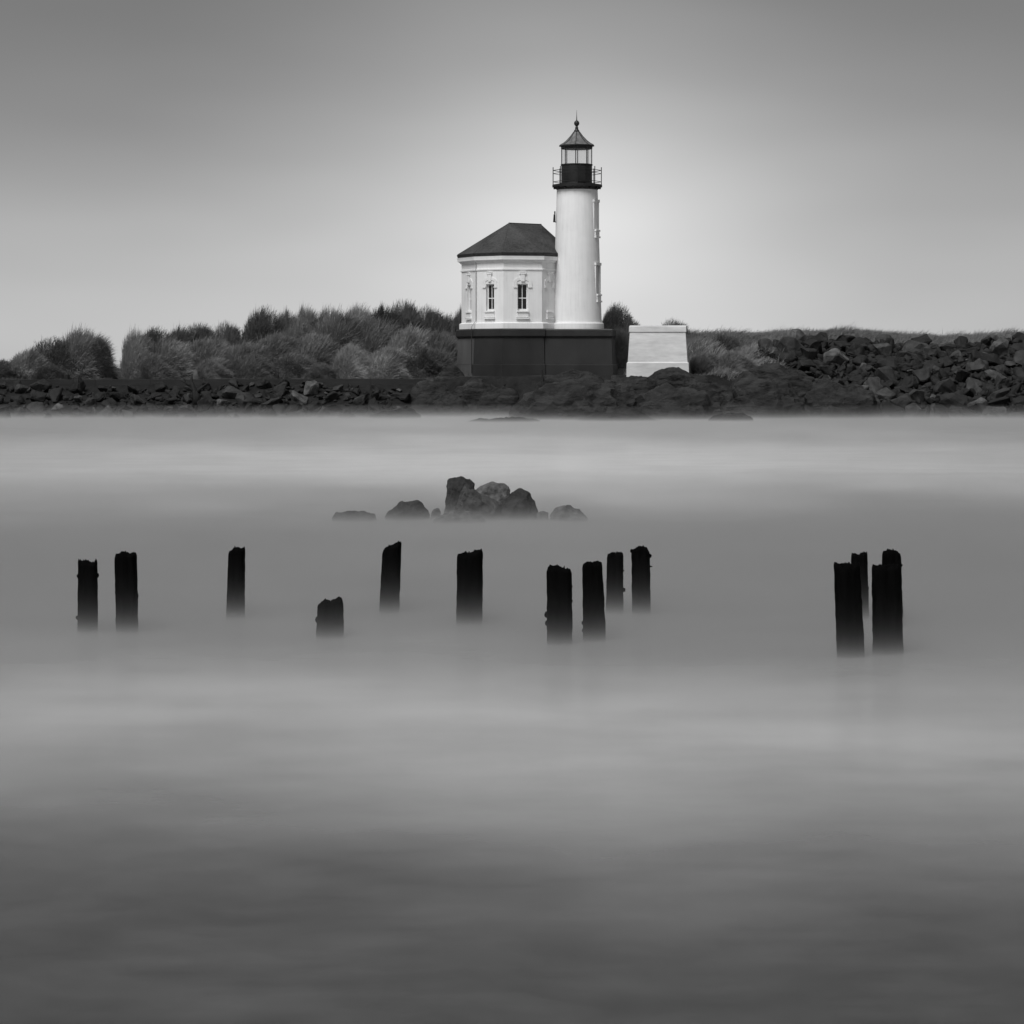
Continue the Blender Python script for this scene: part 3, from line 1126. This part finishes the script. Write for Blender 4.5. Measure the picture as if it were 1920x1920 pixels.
def outline_rock(name, outline, D, depth, seed, label, mat='sea_rock'):
    """boulder whose front outline is given in picture points at distance D, with its own depth"""
    pts = [at(x, y, D) for x, y in outline]
    c = Vector((sum(p.x for p in pts) / len(pts), D, 0))
    r = random.Random(seed)
    bm = bmesh.new()
    for p in pts:
        bm.verts.new(p - c)
    for p in pts:
        for s in (-1, 1):
            k = r.uniform(0.55, 0.85)
            bm.verts.new(((p.x - c.x) * k, s * depth * r.uniform(0.6, 1.0), (p.z + 0.4) * r.uniform(0.62, 0.92) - 0.4))
    res = bmesh.ops.convex_hull(bm, input=bm.verts[:])
    bmesh.ops.delete(bm, geom=[g for g in res['geom_interior'] if isinstance(g, bmesh.types.BMVert)], context='VERTS')
    bmesh.ops.bevel(bm, geom=list(bm.edges), offset=0.012, segments=1, affect='EDGES')
    bmesh.ops.triangulate(bm, faces=bm.faces[:])
    for _ in range(3):
        long = [e for e in bm.edges if e.calc_length() > 0.035]
        bmesh.ops.subdivide_edges(bm, edges=long, cuts=1)
        bmesh.ops.triangulate(bm, faces=bm.faces[:])
    off = Vector((seed * 3.3, seed, 1.7 * seed))
    bm.normal_update()
    for v in bm.verts:
        v.co += v.normal * (fbm(v.co * 8 + off, 6) * 0.034 + noise.noise(v.co * 3 + off) * 0.010)
    me = bm_mesh(name, bm, False)
    o = link(name, me, M[mat])
    o.location = c
    tag(o, label, 'boulder', 'boulders standing in the channel')
    return o


SEA = [
    ([(622, 1000), (623, 966), (630, 960), (648, 962), (664, 957), (690, 960), (703, 966), (710, 1000)], 46.5, 0.30, 'low flat boulder, leftmost of the boulders in the channel'),
    ([(716, 1000), (724, 965), (738, 952), (748, 943), (770, 938), (785, 938), (795, 948), (804, 957), (808, 1000)], 46.8, 0.32, 'rounded boulder with a dark crown, second from left in the channel'),
    ([(804, 1000), (811, 953), (822, 952), (834, 1000)], 47.0, 0.12, 'small pale stone against the left foot of the tall upright boulder'),
    ([(828, 1000), (836, 925), (839, 903), (848, 896), (866, 893), (882, 897), (890, 908), (894, 930), (900, 1000)], 48.2, 0.28, 'tall upright black boulder, highest of the channel group'),
    ([(848, 1000), (853, 950), (862, 925), (871, 911), (890, 919), (918, 935), (944, 945), (950, 1000)], 46.8, 0.26, 'pointed dark boulder leaning in front of the tall upright one'),
    ([(880, 1000), (890, 920), (905, 907), (916, 904), (945, 905), (954, 913), (960, 930), (964, 1000)], 48.6, 0.30, 'blocky grey boulder at the back of the channel group'),
    ([(915, 1000), (925, 955), (950, 932), (967, 917), (980, 915), (992, 922), (1003, 938), (1008, 955), (1004, 1000)], 46.9, 0.30, 'dark wedge-shaped boulder at the right of the channel group'),
    ([(800, 1000), (822, 964), (850, 957), (880, 958), (905, 966), (920, 1000)], 45.8, 0.20, 'low wet stone awash in front of the channel group'),
    ([(1000, 1000), (1006, 962), (1015, 957), (1027, 962), (1036, 1000)], 46.6, 0.13, 'small stone between the wedge-shaped boulder and the rightmost one'),
    ([(1028, 1000), (1034, 958), (1042, 952), (1058, 951), (1068, 947), (1084, 954), (1098, 964), (1116, 1000)], 46.6, 0.32, 'pale low boulder, rightmost of the boulders in the channel'),
]
for i, (ol, D, dep, lab) in enumerate(SEA):
    outline_rock('sea_boulder', ol, D, dep, i + 2, lab, {4: 'sea_rock_mid', 6: 'sea_rock', 3: 'sea_rock', 1: 'sea_rock', 0: 'sea_rock_mid'}.get(i, 'sea_rock_grey'))


# ------------------------------------------------------------------ old pilings
def piling(xl0, xr0, xl1, xr1, prof, ybase, seed, label, stubs=()):
    """xl0,xr0 picture columns of its sides at the top, xl1,xr1 at the water, prof = top edge rows from left to right"""
    ybase += 9
    D = EYE * FPX / (ybase - HOR)
    u = D / FPX
    c1 = at((xl1 + xr1) / 2, ybase, D)
    r1, r0 = (xr1 - xl1) / 2 * u, (xr0 - xl0) / 2 * u
    dx = ((xl0 + xr0) / 2 - (xl1 + xr1) / 2) * u
    tops = [(ybase - y) * u for y in prof]
    ztop = sum(tops) / len(tops)
    rr = random.Random(seed)
    seg, rings = 48, 44
    off = Vector((seed * 5.1, seed * 2.7, 0))

    def topz(fx, fy):
        k = (fx + 1) / 2 * (len(tops) - 1)
        i = max(0, min(len(tops) - 2, int(k)))
        z = tops[i] + (tops[i + 1] - tops[i]) * (k - i)
        return z + noise.noise(Vector((fx * 7, fy * 5, seed))) * 0.030 + noise.noise(Vector((fx * 17, fy * 13, seed + 9))) * 0.016 - 0.10 * r1 * fy * fy

    verts, faces = [], []
    zb = -0.6

    def ringpt(a, t, z):
        f = 1 + 0.11 * noise.noise(Vector((math.cos(a) * 2.2, math.sin(a) * 2.2, z * 0.9)) + off) + 0.05 * noise.noise(Vector((math.cos(a) * 7, math.sin(a) * 7, z * 1.2)) + off) + 0.05 * noise.noise(Vector((math.cos(a) * 4, math.sin(a) * 4, z * 9)) + off) + 0.03 * noise.noise(Vector((math.cos(a) * 9, math.sin(a) * 9, z * 25)) + off)
        r = (r1 + (r0 - r1) * t) * f
        return dx * t + r * math.cos(a), r * math.sin(a)

    for j in range(rings):
        s = j / (rings - 1)
        for k in range(seg):
            a = 2 * math.pi * k / seg
            zt = topz(math.cos(a), math.sin(a))
            z = zb + (zt - zb) * s
            t = max(0.0, min(1.0, z / ztop))
            x, y = ringpt(a, t, z)
            e = 0.93 if j == rings - 1 else 1.0
            verts.append((dx * t + (x - dx * t) * e, y * e, z))
    for j in range(rings - 1):
        for k in range(seg):
            n = (k + 1) % seg
            faces.append((j * seg + k, j * seg + n, (j + 1) * seg + n, (j + 1) * seg + k))
    last = (rings - 1) * seg
    for f in (0.7, 0.42, 0.18):
        b0 = len(verts)
        for k in range(seg):
            a = 2 * math.pi * k / seg
            z = topz(math.cos(a) * f, math.sin(a) * f) - rr.uniform(0.0, 0.014)
            x, y = ringpt(a, 1, z)
            verts.append((dx + (x - dx) * f, y * f, z))
        for k in range(seg):
            n = (k + 1) % seg
            faces.append((last + k, last + n, b0 + n, b0 + k))
        last = b0
    b0 = len(verts)
    verts.append((dx, 0, topz(0, 0) - 0.01))
    for k in range(seg):
        faces.append((last + k, last + (k + 1) % seg, b0))
    flat = [i for f in faces for i in f]
    me = fast_mesh('piling', verts, flat, [len(f) for f in faces], False)
    o = link('piling', me, M['wood'])
    o.location = (c1.x, D, 0)
    tag(o, label, 'piling', 'old timber pilings in the water')
    for (side, y, wpx, hpx) in stubs:
        z = (ybase - y) * u
        t = max(0, min(1, z / ztop))
        rad = r1 + (r0 - r1) * t
        bm = bmesh.new()
        bmesh.ops.create_icosphere(bm, subdivisions=2, radius=1)
        for v in bm.verts:
            v.co *= 1 + 0.35 * noise.noise(v.co * 1.7 + off)
            v.co.x *= wpx * u
            v.co.z *= hpx * u / 2
            v.co.y *= max(wpx, hpx * 0.5) * u * 0.8
        s_ = link('knob', bm_mesh('knob', bm), M['wood'], o)
        s_.location = (dx * t + side * rad * 0.97, 0, z)
    return o


piling(146, 182, 146, 183, [1049, 1053, 1052, 1050, 1056, 1054, 1050], 1176, 1, 'black piling with a notched top, leftmost of all', [(1, 1079, 4, 10), (-1, 1080, 3, 8), (-1, 1158, 5, 9)])
piling(215, 255, 218, 259, [1041, 1040, 1033, 1038, 1038, 1039], 1176, 2, 'thick black piling, second from the left edge', [(1, 1117, 3, 20), (-1, 1111, 2, 6)])
piling(428, 460, 424, 459, [1034, 1031, 1025, 1026, 1029, 1027], 1150, 3, 'slim black piling standing alone, third from the left')
piling(596, 643, 593, 644, [1133, 1127, 1126, 1129, 1124, 1121, 1124], 1186, 4, 'short black stump with a notched rounded top, lowest of all pilings', [(-1, 1162, 4, 14)])
piling(717, 753, 711, 748, [1032, 1026, 1023, 1021, 1017, 1017], 1141, 5, 'leaning black piling with a stepped top, right behind the short stump')
piling(858, 905, 857, 905, [1041, 1037, 1036, 1035, 1032, 1031], 1162, 6, 'thick black piling with a slanted top below the boulder group')
piling(1025, 1071, 1026, 1073, [1066, 1062, 1062, 1060, 1066, 1068, 1068], 1198, 7, 'thickest black piling of the middle four, with spiky top and shells at its foot', [(1, 1100, 3, 6), (1, 1127, 3, 6), (-1, 1152, 6, 14), (-1, 1168, 5, 12)])
piling(1092, 1129, 1094, 1136, [1060, 1054, 1053, 1055, 1053, 1056], 1192, 8, 'black piling widening downwards, second of the middle four', [(-1, 1168, 4, 9), (-1, 1182, 4, 8)])
piling(1139, 1169, 1136, 1169, [1041, 1037, 1036, 1037, 1037], 1141, 9, 'narrow black piling further back, third of the middle four', [(1, 1106, 4, 9), (1, 1070, 2, 4)])
piling(1184, 1219, 1186, 1220, [1033, 1028, 1025, 1024, 1029, 1036], 1143, 10, 'black piling with a ragged domed head, rightmost of the middle four', [(-1, 1033, 3, 8), (1, 1042, 3, 8), (1, 1062, 4, 3)])
piling(1563, 1612, 1569, 1621, [1056, 1057, 1062, 1056, 1056, 1063, 1055, 1055], 1222, 11, 'thick black piling with a split notched top, front left of the right-hand cluster', [(1, 1130, 2, 14)])
piling(1596, 1626, 1598, 1629, [1040, 1039, 1040, 1036, 1036], 1152, 12, 'narrow piling behind the split-topped one in the right-hand cluster', [(1, 1103, 2, 8)])
piling(1634, 1688, 1636, 1693, [1061, 1061, 1060, 1059, 1058, 1059], 1216, 13, 'thick flat-topped piling, front right of the right-hand cluster', [(1, 1146, 3, 8)])
piling(1653, 1689, 1657, 1694, [1041, 1034, 1031, 1031, 1034, 1041], 1165, 14, 'round-headed piling standing behind the flat-topped one at far right', [(1, 1060, 3, 6)])


# ------------------------------------------------------------------ grass
def blades(roots, dirs, length, width, bend, r):
    """tapered bent blades: roots, dirs (N,3), length (N,), bend (N,3)"""
    n = len(roots)
    d = dirs / np.linalg.norm(dirs, axis=1)[:, None]
    rv = r.normal(size=(n, 3))
    w = np.cross(d, rv)
    w /= np.linalg.norm(w, axis=1)[:, None] + 1e-6
    w *= width[:, None] * 0.5
    L = length[:, None]
    p1 = roots + d * L * 0.4 + bend * L * 0.08
    p2 = roots + d * L * 0.72 + bend * L * 0.30
    p3 = roots + d * L * 0.92 + bend * L * 0.62
    v = np.stack((roots - w, roots + w, p1 - w * 0.9, p1 + w * 0.9, p2 - w * 0.6, p2 + w * 0.6, p3), 1).reshape(-1, 3)
    b = (np.arange(n) * 7)[:, None]
    f = np.concatenate((b + [0, 1, 3, 2], b + [2, 3, 5, 4], b + [4, 5, 6]), 1)
    return v, f.ravel(), np.tile([4, 4, 3], n)


def tussock_mesh(seed, count, wind=0.55, length=0.62, width=0.022, core=True, scruff=0.0):
    """rounded windswept clump, unit radius, base at z = 0"""
    r = np.random.default_rng(seed)
    u = r.uniform(-0.15, 1.0, count)
    ph = r.uniform(0, 2 * math.pi, count)
    s = np.sqrt(np.maximum(0, 1 - u * u))
    nrm = np.stack((s * np.cos(ph), s * np.sin(ph), u), 1)
    lumpy = 1 + 0.14 * np.sin(3 * ph + seed) * s + 0.12 * np.sin(5 * ph + 2 * u * 4 + seed * 2) + 0.06 * np.sin(9 * u + 4 * ph)
    rad = 0.82 * lumpy * r.uniform(0.86, 1.05, count)
    roots = nrm * rad[:, None]
    roots[:, 2] += 0.02
    dirs = nrm * 0.75 + np.array([wind * 0.45, 0, 0.62]) + r.normal(size=(count, 3)) * (0.20 + scruff)
    bend = np.array([wind, 0.0, -0.55]) + nrm * 0.35 + r.normal(size=(count, 3)) * 0.22
    ln = length * r.uniform(0.45, 1.15, count)
    wd = width * r.uniform(0.6, 1.3, count)
    v, f, sz = blades(roots, dirs, ln, wd, bend, r)
    return v, f, sz


def add_core(v, f, sz, seed, rad=0.6):
    bm = bmesh.new()
    bmesh.ops.create_icosphere(bm, subdivisions=3, radius=rad)
    for q in bm.verts:
        q.co *= 1 + 0.16 * noise.noise(q.co * 2.4 + Vector((seed, seed * 2, 0)))
    cv = np.array([q.co[:] for q in bm.verts])
    cv[:, 2] = np.maximum(cv[:, 2], -0.35)
    cf = np.array([[q.index for q in fc.verts] for fc in bm.faces])
    bm.free()
    n0 = len(v)
    return np.vstack((v, cv)), np.concatenate((f, (cf + n0).ravel())), np.concatenate((sz, np.full(len(cf), 3)))


def tuss(seed, count, mat, **kw):
    v, f, sz = tussock_mesh(seed, count, **kw)
    v, f, sz = add_core(v, f, sz, seed, 0.58)
    me = fast_mesh('tussock', v, f, sz, False)
    me.materials.append(mat)
    return me


T_LIGHT = [tuss(200 + i, 20000, M['grass'], wind=0.5, length=0.28, width=0.010, scruff=0.10) for i in range(5)]
T_DARK = [tuss(300 + i, 20000, M['grass_dark'], wind=0.35, length=0.20, width=0.010, scruff=0.22) for i in range(4)]
G1 = 'windblown grass clumps on the left dune'
TUS = [
    # x, ytop, ybase, width, D, kind, label
    (156, 625, 715, 104, 152.5, 'L', 'big round grassy hump beside the narrow gap, left of the dune'),
    (112, 638, 712, 122, 152.8, 'D', 'dark grass clump on the left shoulder of the leftmost hump'),
    (62, 658, 712, 112, 152.6, 'L', 'low grass clump on the tail of the leftmost hump'),
    (12, 677, 714, 100, 152.2, 'D', 'lowest grass clump at the left edge of the picture'),
    (186, 640, 712, 46, 152.0, 'D', 'steep grass clump forming the left side of the narrow gap'),
    (256, 627, 715, 60, 152.4, 'L', 'steep grass clump forming the right side of the narrow gap'),
    (286, 618, 700, 76, 154.5, 'D', 'dark scrub clump on top just right of the narrow gap'),
    (335, 621, 700, 82, 156.5, 'L', 'grass clump on the skyline, second right of the narrow gap'),
    (378, 611, 690, 78, 157.5, 'D', 'dark clump on the skyline left of the pointed clump'),
    (428, 609, 690, 66, 158.5, 'D', 'small dark tuft on the skyline just left of the pointed clump'),
    (489, 582, 690, 84, 159.0, 'D', 'tall pointed clump standing up on the dune skyline'),
    (535, 587, 680, 58, 160.0, 'D', 'narrow dark clump right beside the tall pointed one'),
    (570, 585, 680, 66, 160.0, 'L', 'second clump right of the tall pointed one on the skyline'),
    (618, 588, 680, 78, 160.5, 'L', 'third clump right of the tall pointed one on the skyline'),
    (668, 582, 680, 84, 161.0, 'L', 'broad skyline clump midway between pointed clump and lighthouse'),
    (718, 578, 670, 86, 161.5, 'D', 'broad dark clump left of the dune summit'),
    (762, 570, 670, 84, 162.0, 'D', 'highest dark clump at the summit of the dune'),
    (806, 580, 670, 74, 161.5, 'D', 'dark clump falling away right of the dune summit'),
    (838, 594, 680, 58, 160.5, 'D', 'small dark clump in the dip left of the house'),
    (864, 584, 690, 50, 159.5, 'D', 'dark clump half hidden behind the left edge of the house'),
    (320, 642, 714, 108, 153.4, 'L', 'wide clump low on the slope right of the narrow gap'),
    (392, 640, 712, 104, 154.2, 'L', 'pale feathery clump below the small dark skyline tuft'),
    (455, 648, 712, 98, 153.6, 'L', 'pale clump on the slope under the pointed clump'),
    (520, 632, 705, 120, 155.0, 'L', 'pale mounded clump below and right of the pointed clump'),
    (590, 632, 708, 104, 155.0, 'L', 'swept clump in the middle of the dune slope'),
    (645, 594, 700, 122, 157.0, 'L', 'largest swept clump high in the middle of the dune'),
    (705, 606, 705, 112, 156.5, 'L', 'large swept clump right of the largest one'),
    (768, 622, 712, 118, 154.5, 'L', 'large overhanging clump with a dark hollow, near the house'),
    (826, 628, 712, 92, 154.5, 'L', 'pale clump on the slope next to the plinth'),
    (655, 650, 712, 66, 151.2, 'L', 'small bright tuft at the foot of the dune behind the wall'),
    (545, 664, 716, 92, 151.8, 'D', 'dark clump at the foot of the dune left of the bright tuft'),
    (470, 668, 716, 84, 151.6, 'L', 'foot clump behind the wall under the pointed clump'),
    (398, 674, 716, 76, 151.4, 'L', 'foot clump behind the driftwood snag'),
    (290, 668, 716, 82, 151.6, 'L', 'low foot clump behind the wall right of the gap'),
    (728, 656, 716, 96, 151.8, 'L', 'dark-hearted foot clump right of the bright tuft'),
    (800, 654, 716, 96, 151.8, 'D', 'dark foot clump at the end of the low wall'),
    (602, 682, 716, 62, 151.0, 'D', 'small dark foot clump between the two larger ones behind the wall'),
    (100, 684, 716, 84, 151.0, 'D', 'low dark clump behind the stubby post on the wall'),
    (1152, 574, 660, 66, 160.5, 'D', 'dark bush behind the right side of the tower'),
    (1180, 600, 670, 50, 160.0, 'D', 'low dark bush sloping down from tower to pedestal'),
    (1163, 622, 700, 46, 157.0, 'L', 'pale tuft seen between plinth and pedestal'),
    (1265, 603, 670, 66, 165.0, 'D', 'small dark tuft peeping above the pedestal cap'),
    (1345, 630, 700, 104, 157.0, 'D', 'dark bush right of the pedestal under the far dune'),
    (1318, 664, 712, 72, 150.8, 'L', 'pale grass tuft against the right side of the pedestal'),
    (1372, 662, 712, 80, 151.2, 'L', 'pale feathery tuft further right of the pedestal'),
    (1298, 622, 680, 48, 160.0, 'D', 'small dark bush just behind the right edge of the pedestal'),
]
for i, (x, yt, yb, w, D, kind, lab) in enumerate(TUS):
    pool = T_LIGHT if kind == 'L' else T_DARK
    me = pool[i % len(pool)]
    o = link('grass_clump', me)
    c = at(x, yb, D)
    top = at(x, yt, D).z
    sx = w / 2 * D / FPX
    z0 = min(c.z, float(terrain(c.x, D)))
    sz_ = (top - z0)
    o.location = (c.x, D, z0)
    o.scale = (sx / 0.92, sx / 0.82 * random.uniform(0.9, 1.2), sz_ / 1.0)
    o.rotation_euler = (0, 0, random.uniform(-0.5, 0.5))
    tag(o, lab, 'grass clump', G1 if x < 900 else 'bushes and tufts right of the tower')


def grass_patch(name, n, xr, yr, keep, length, width, mat, label, wind=0.5, seed=1):
    r = np.random.default_rng(seed)
    X = r.uniform(*xr, n * 3)
    Y = r.uniform(*yr, n * 3)
    k = keep(X, Y)
    X, Y = X[k][:n], Y[k][:n]
    clump = 0.6 + 0.55 * np.sin(X * 1.7 + 1.1 * np.sin(Y * 0.9)) * np.cos(Y * 1.1 + 0.7 * np.sin(X * 1.1))
    roots = np.stack((X, Y, terrain(X, Y) - 0.03), 1)
    m = len(X)
    dirs = np.array([wind * 0.5, 0, 0.9]) + r.normal(size=(m, 3)) * np.array([0.35, 0.35, 0.15])
    bend = np.array([wind, 0, -0.35]) + r.normal(size=(m, 3)) * 0.3
    ln = length * r.uniform(0.5, 1.1, m) * np.clip(clump, 0.35, 1.2)
    v, f, sz = blades(roots, dirs, ln, width * r.uniform(0.6, 1.3, m), bend, r)
    o = link(name, fast_mesh(name, v, f, sz), mat)
    tag(o, label, 'grass', kind='stuff')


def keep_left(X, Y):
    xp = px(X, Y)
    return (xp < 880) & (Y > 149.2) & ~((xp > 211) & (xp < 224))


grass_patch('dune_grass', 90000, (-32, -1.5), (149.2, 168), keep_left, 0.40, 0.018, M['grass_dark'], 'dark fill grass for the shade between the clumps on the slope behind the low wall', seed=4)  # dark blades between the clumps paint in the shade of the gaps
grass_patch('dune_grass', 60000, (9, 36), (158.0, 182), lambda X, Y: (px(X, Y) > 1290) & (Y > np.interp(px(X), *P_CRY) + 0.5), 0.62, 0.018, M['grass_far'], 'pale grass along the far dune top above the boulder slope', seed=5)
grass_patch('dune_grass', 9000, (5.2, 16.5), (148.4, 157), lambda X, Y: (px(X, Y) > 1170) & (px(X, Y) < 1470 ) & ((px(X, Y) > 1300) | (Y > 150)), 0.75, 0.022, M['grass'], 'wispy pale grass beside and behind the pedestal', seed=6)

# ------------------------------------------------------------------ driftwood snag on the left bank
sp_ = at(368, 742, 144.6)
bm = bmesh.new()
tube(bm, [(0.05, 0, -0.5), (0.0, 0, 0.0), (-0.18, 0.05, 0.45), (-0.28, 0.08, 0.8), (-0.22, 0.1, 1.15)], [0.26, 0.20, 0.13, 0.09, 0.03], 9)
tube(bm, [(-0.16, 0.05, 0.42), (-0.55, 0.0, 0.68), (-0.95, 0.05, 0.88)], [0.11, 0.07, 0.02], 7)
tube(bm, [(-0.05, 0.02, 0.2), (-0.4, -0.1, 0.42), (-0.7, -0.1, 0.50)], [0.11, 0.06, 0.02], 7)
tube(bm, [(0.0, 0.02, 0.15), (0.35, -0.06, 0.48), (0.68, 0.0, 0.72)], [0.11, 0.06, 0.02], 7)
tube(bm, [(-0.55, 0.0, 0.68), (-0.62, 0.0, 0.86), (-0.74, 0.0, 1.02)], [0.05, 0.035, 0.012], 6)
o = part('driftwood_snag', bm, M['driftwood'], None, True)
o.location = sp_
tag(o, 'forked dark driftwood stump sticking up from the left boulder bank', 'driftwood')
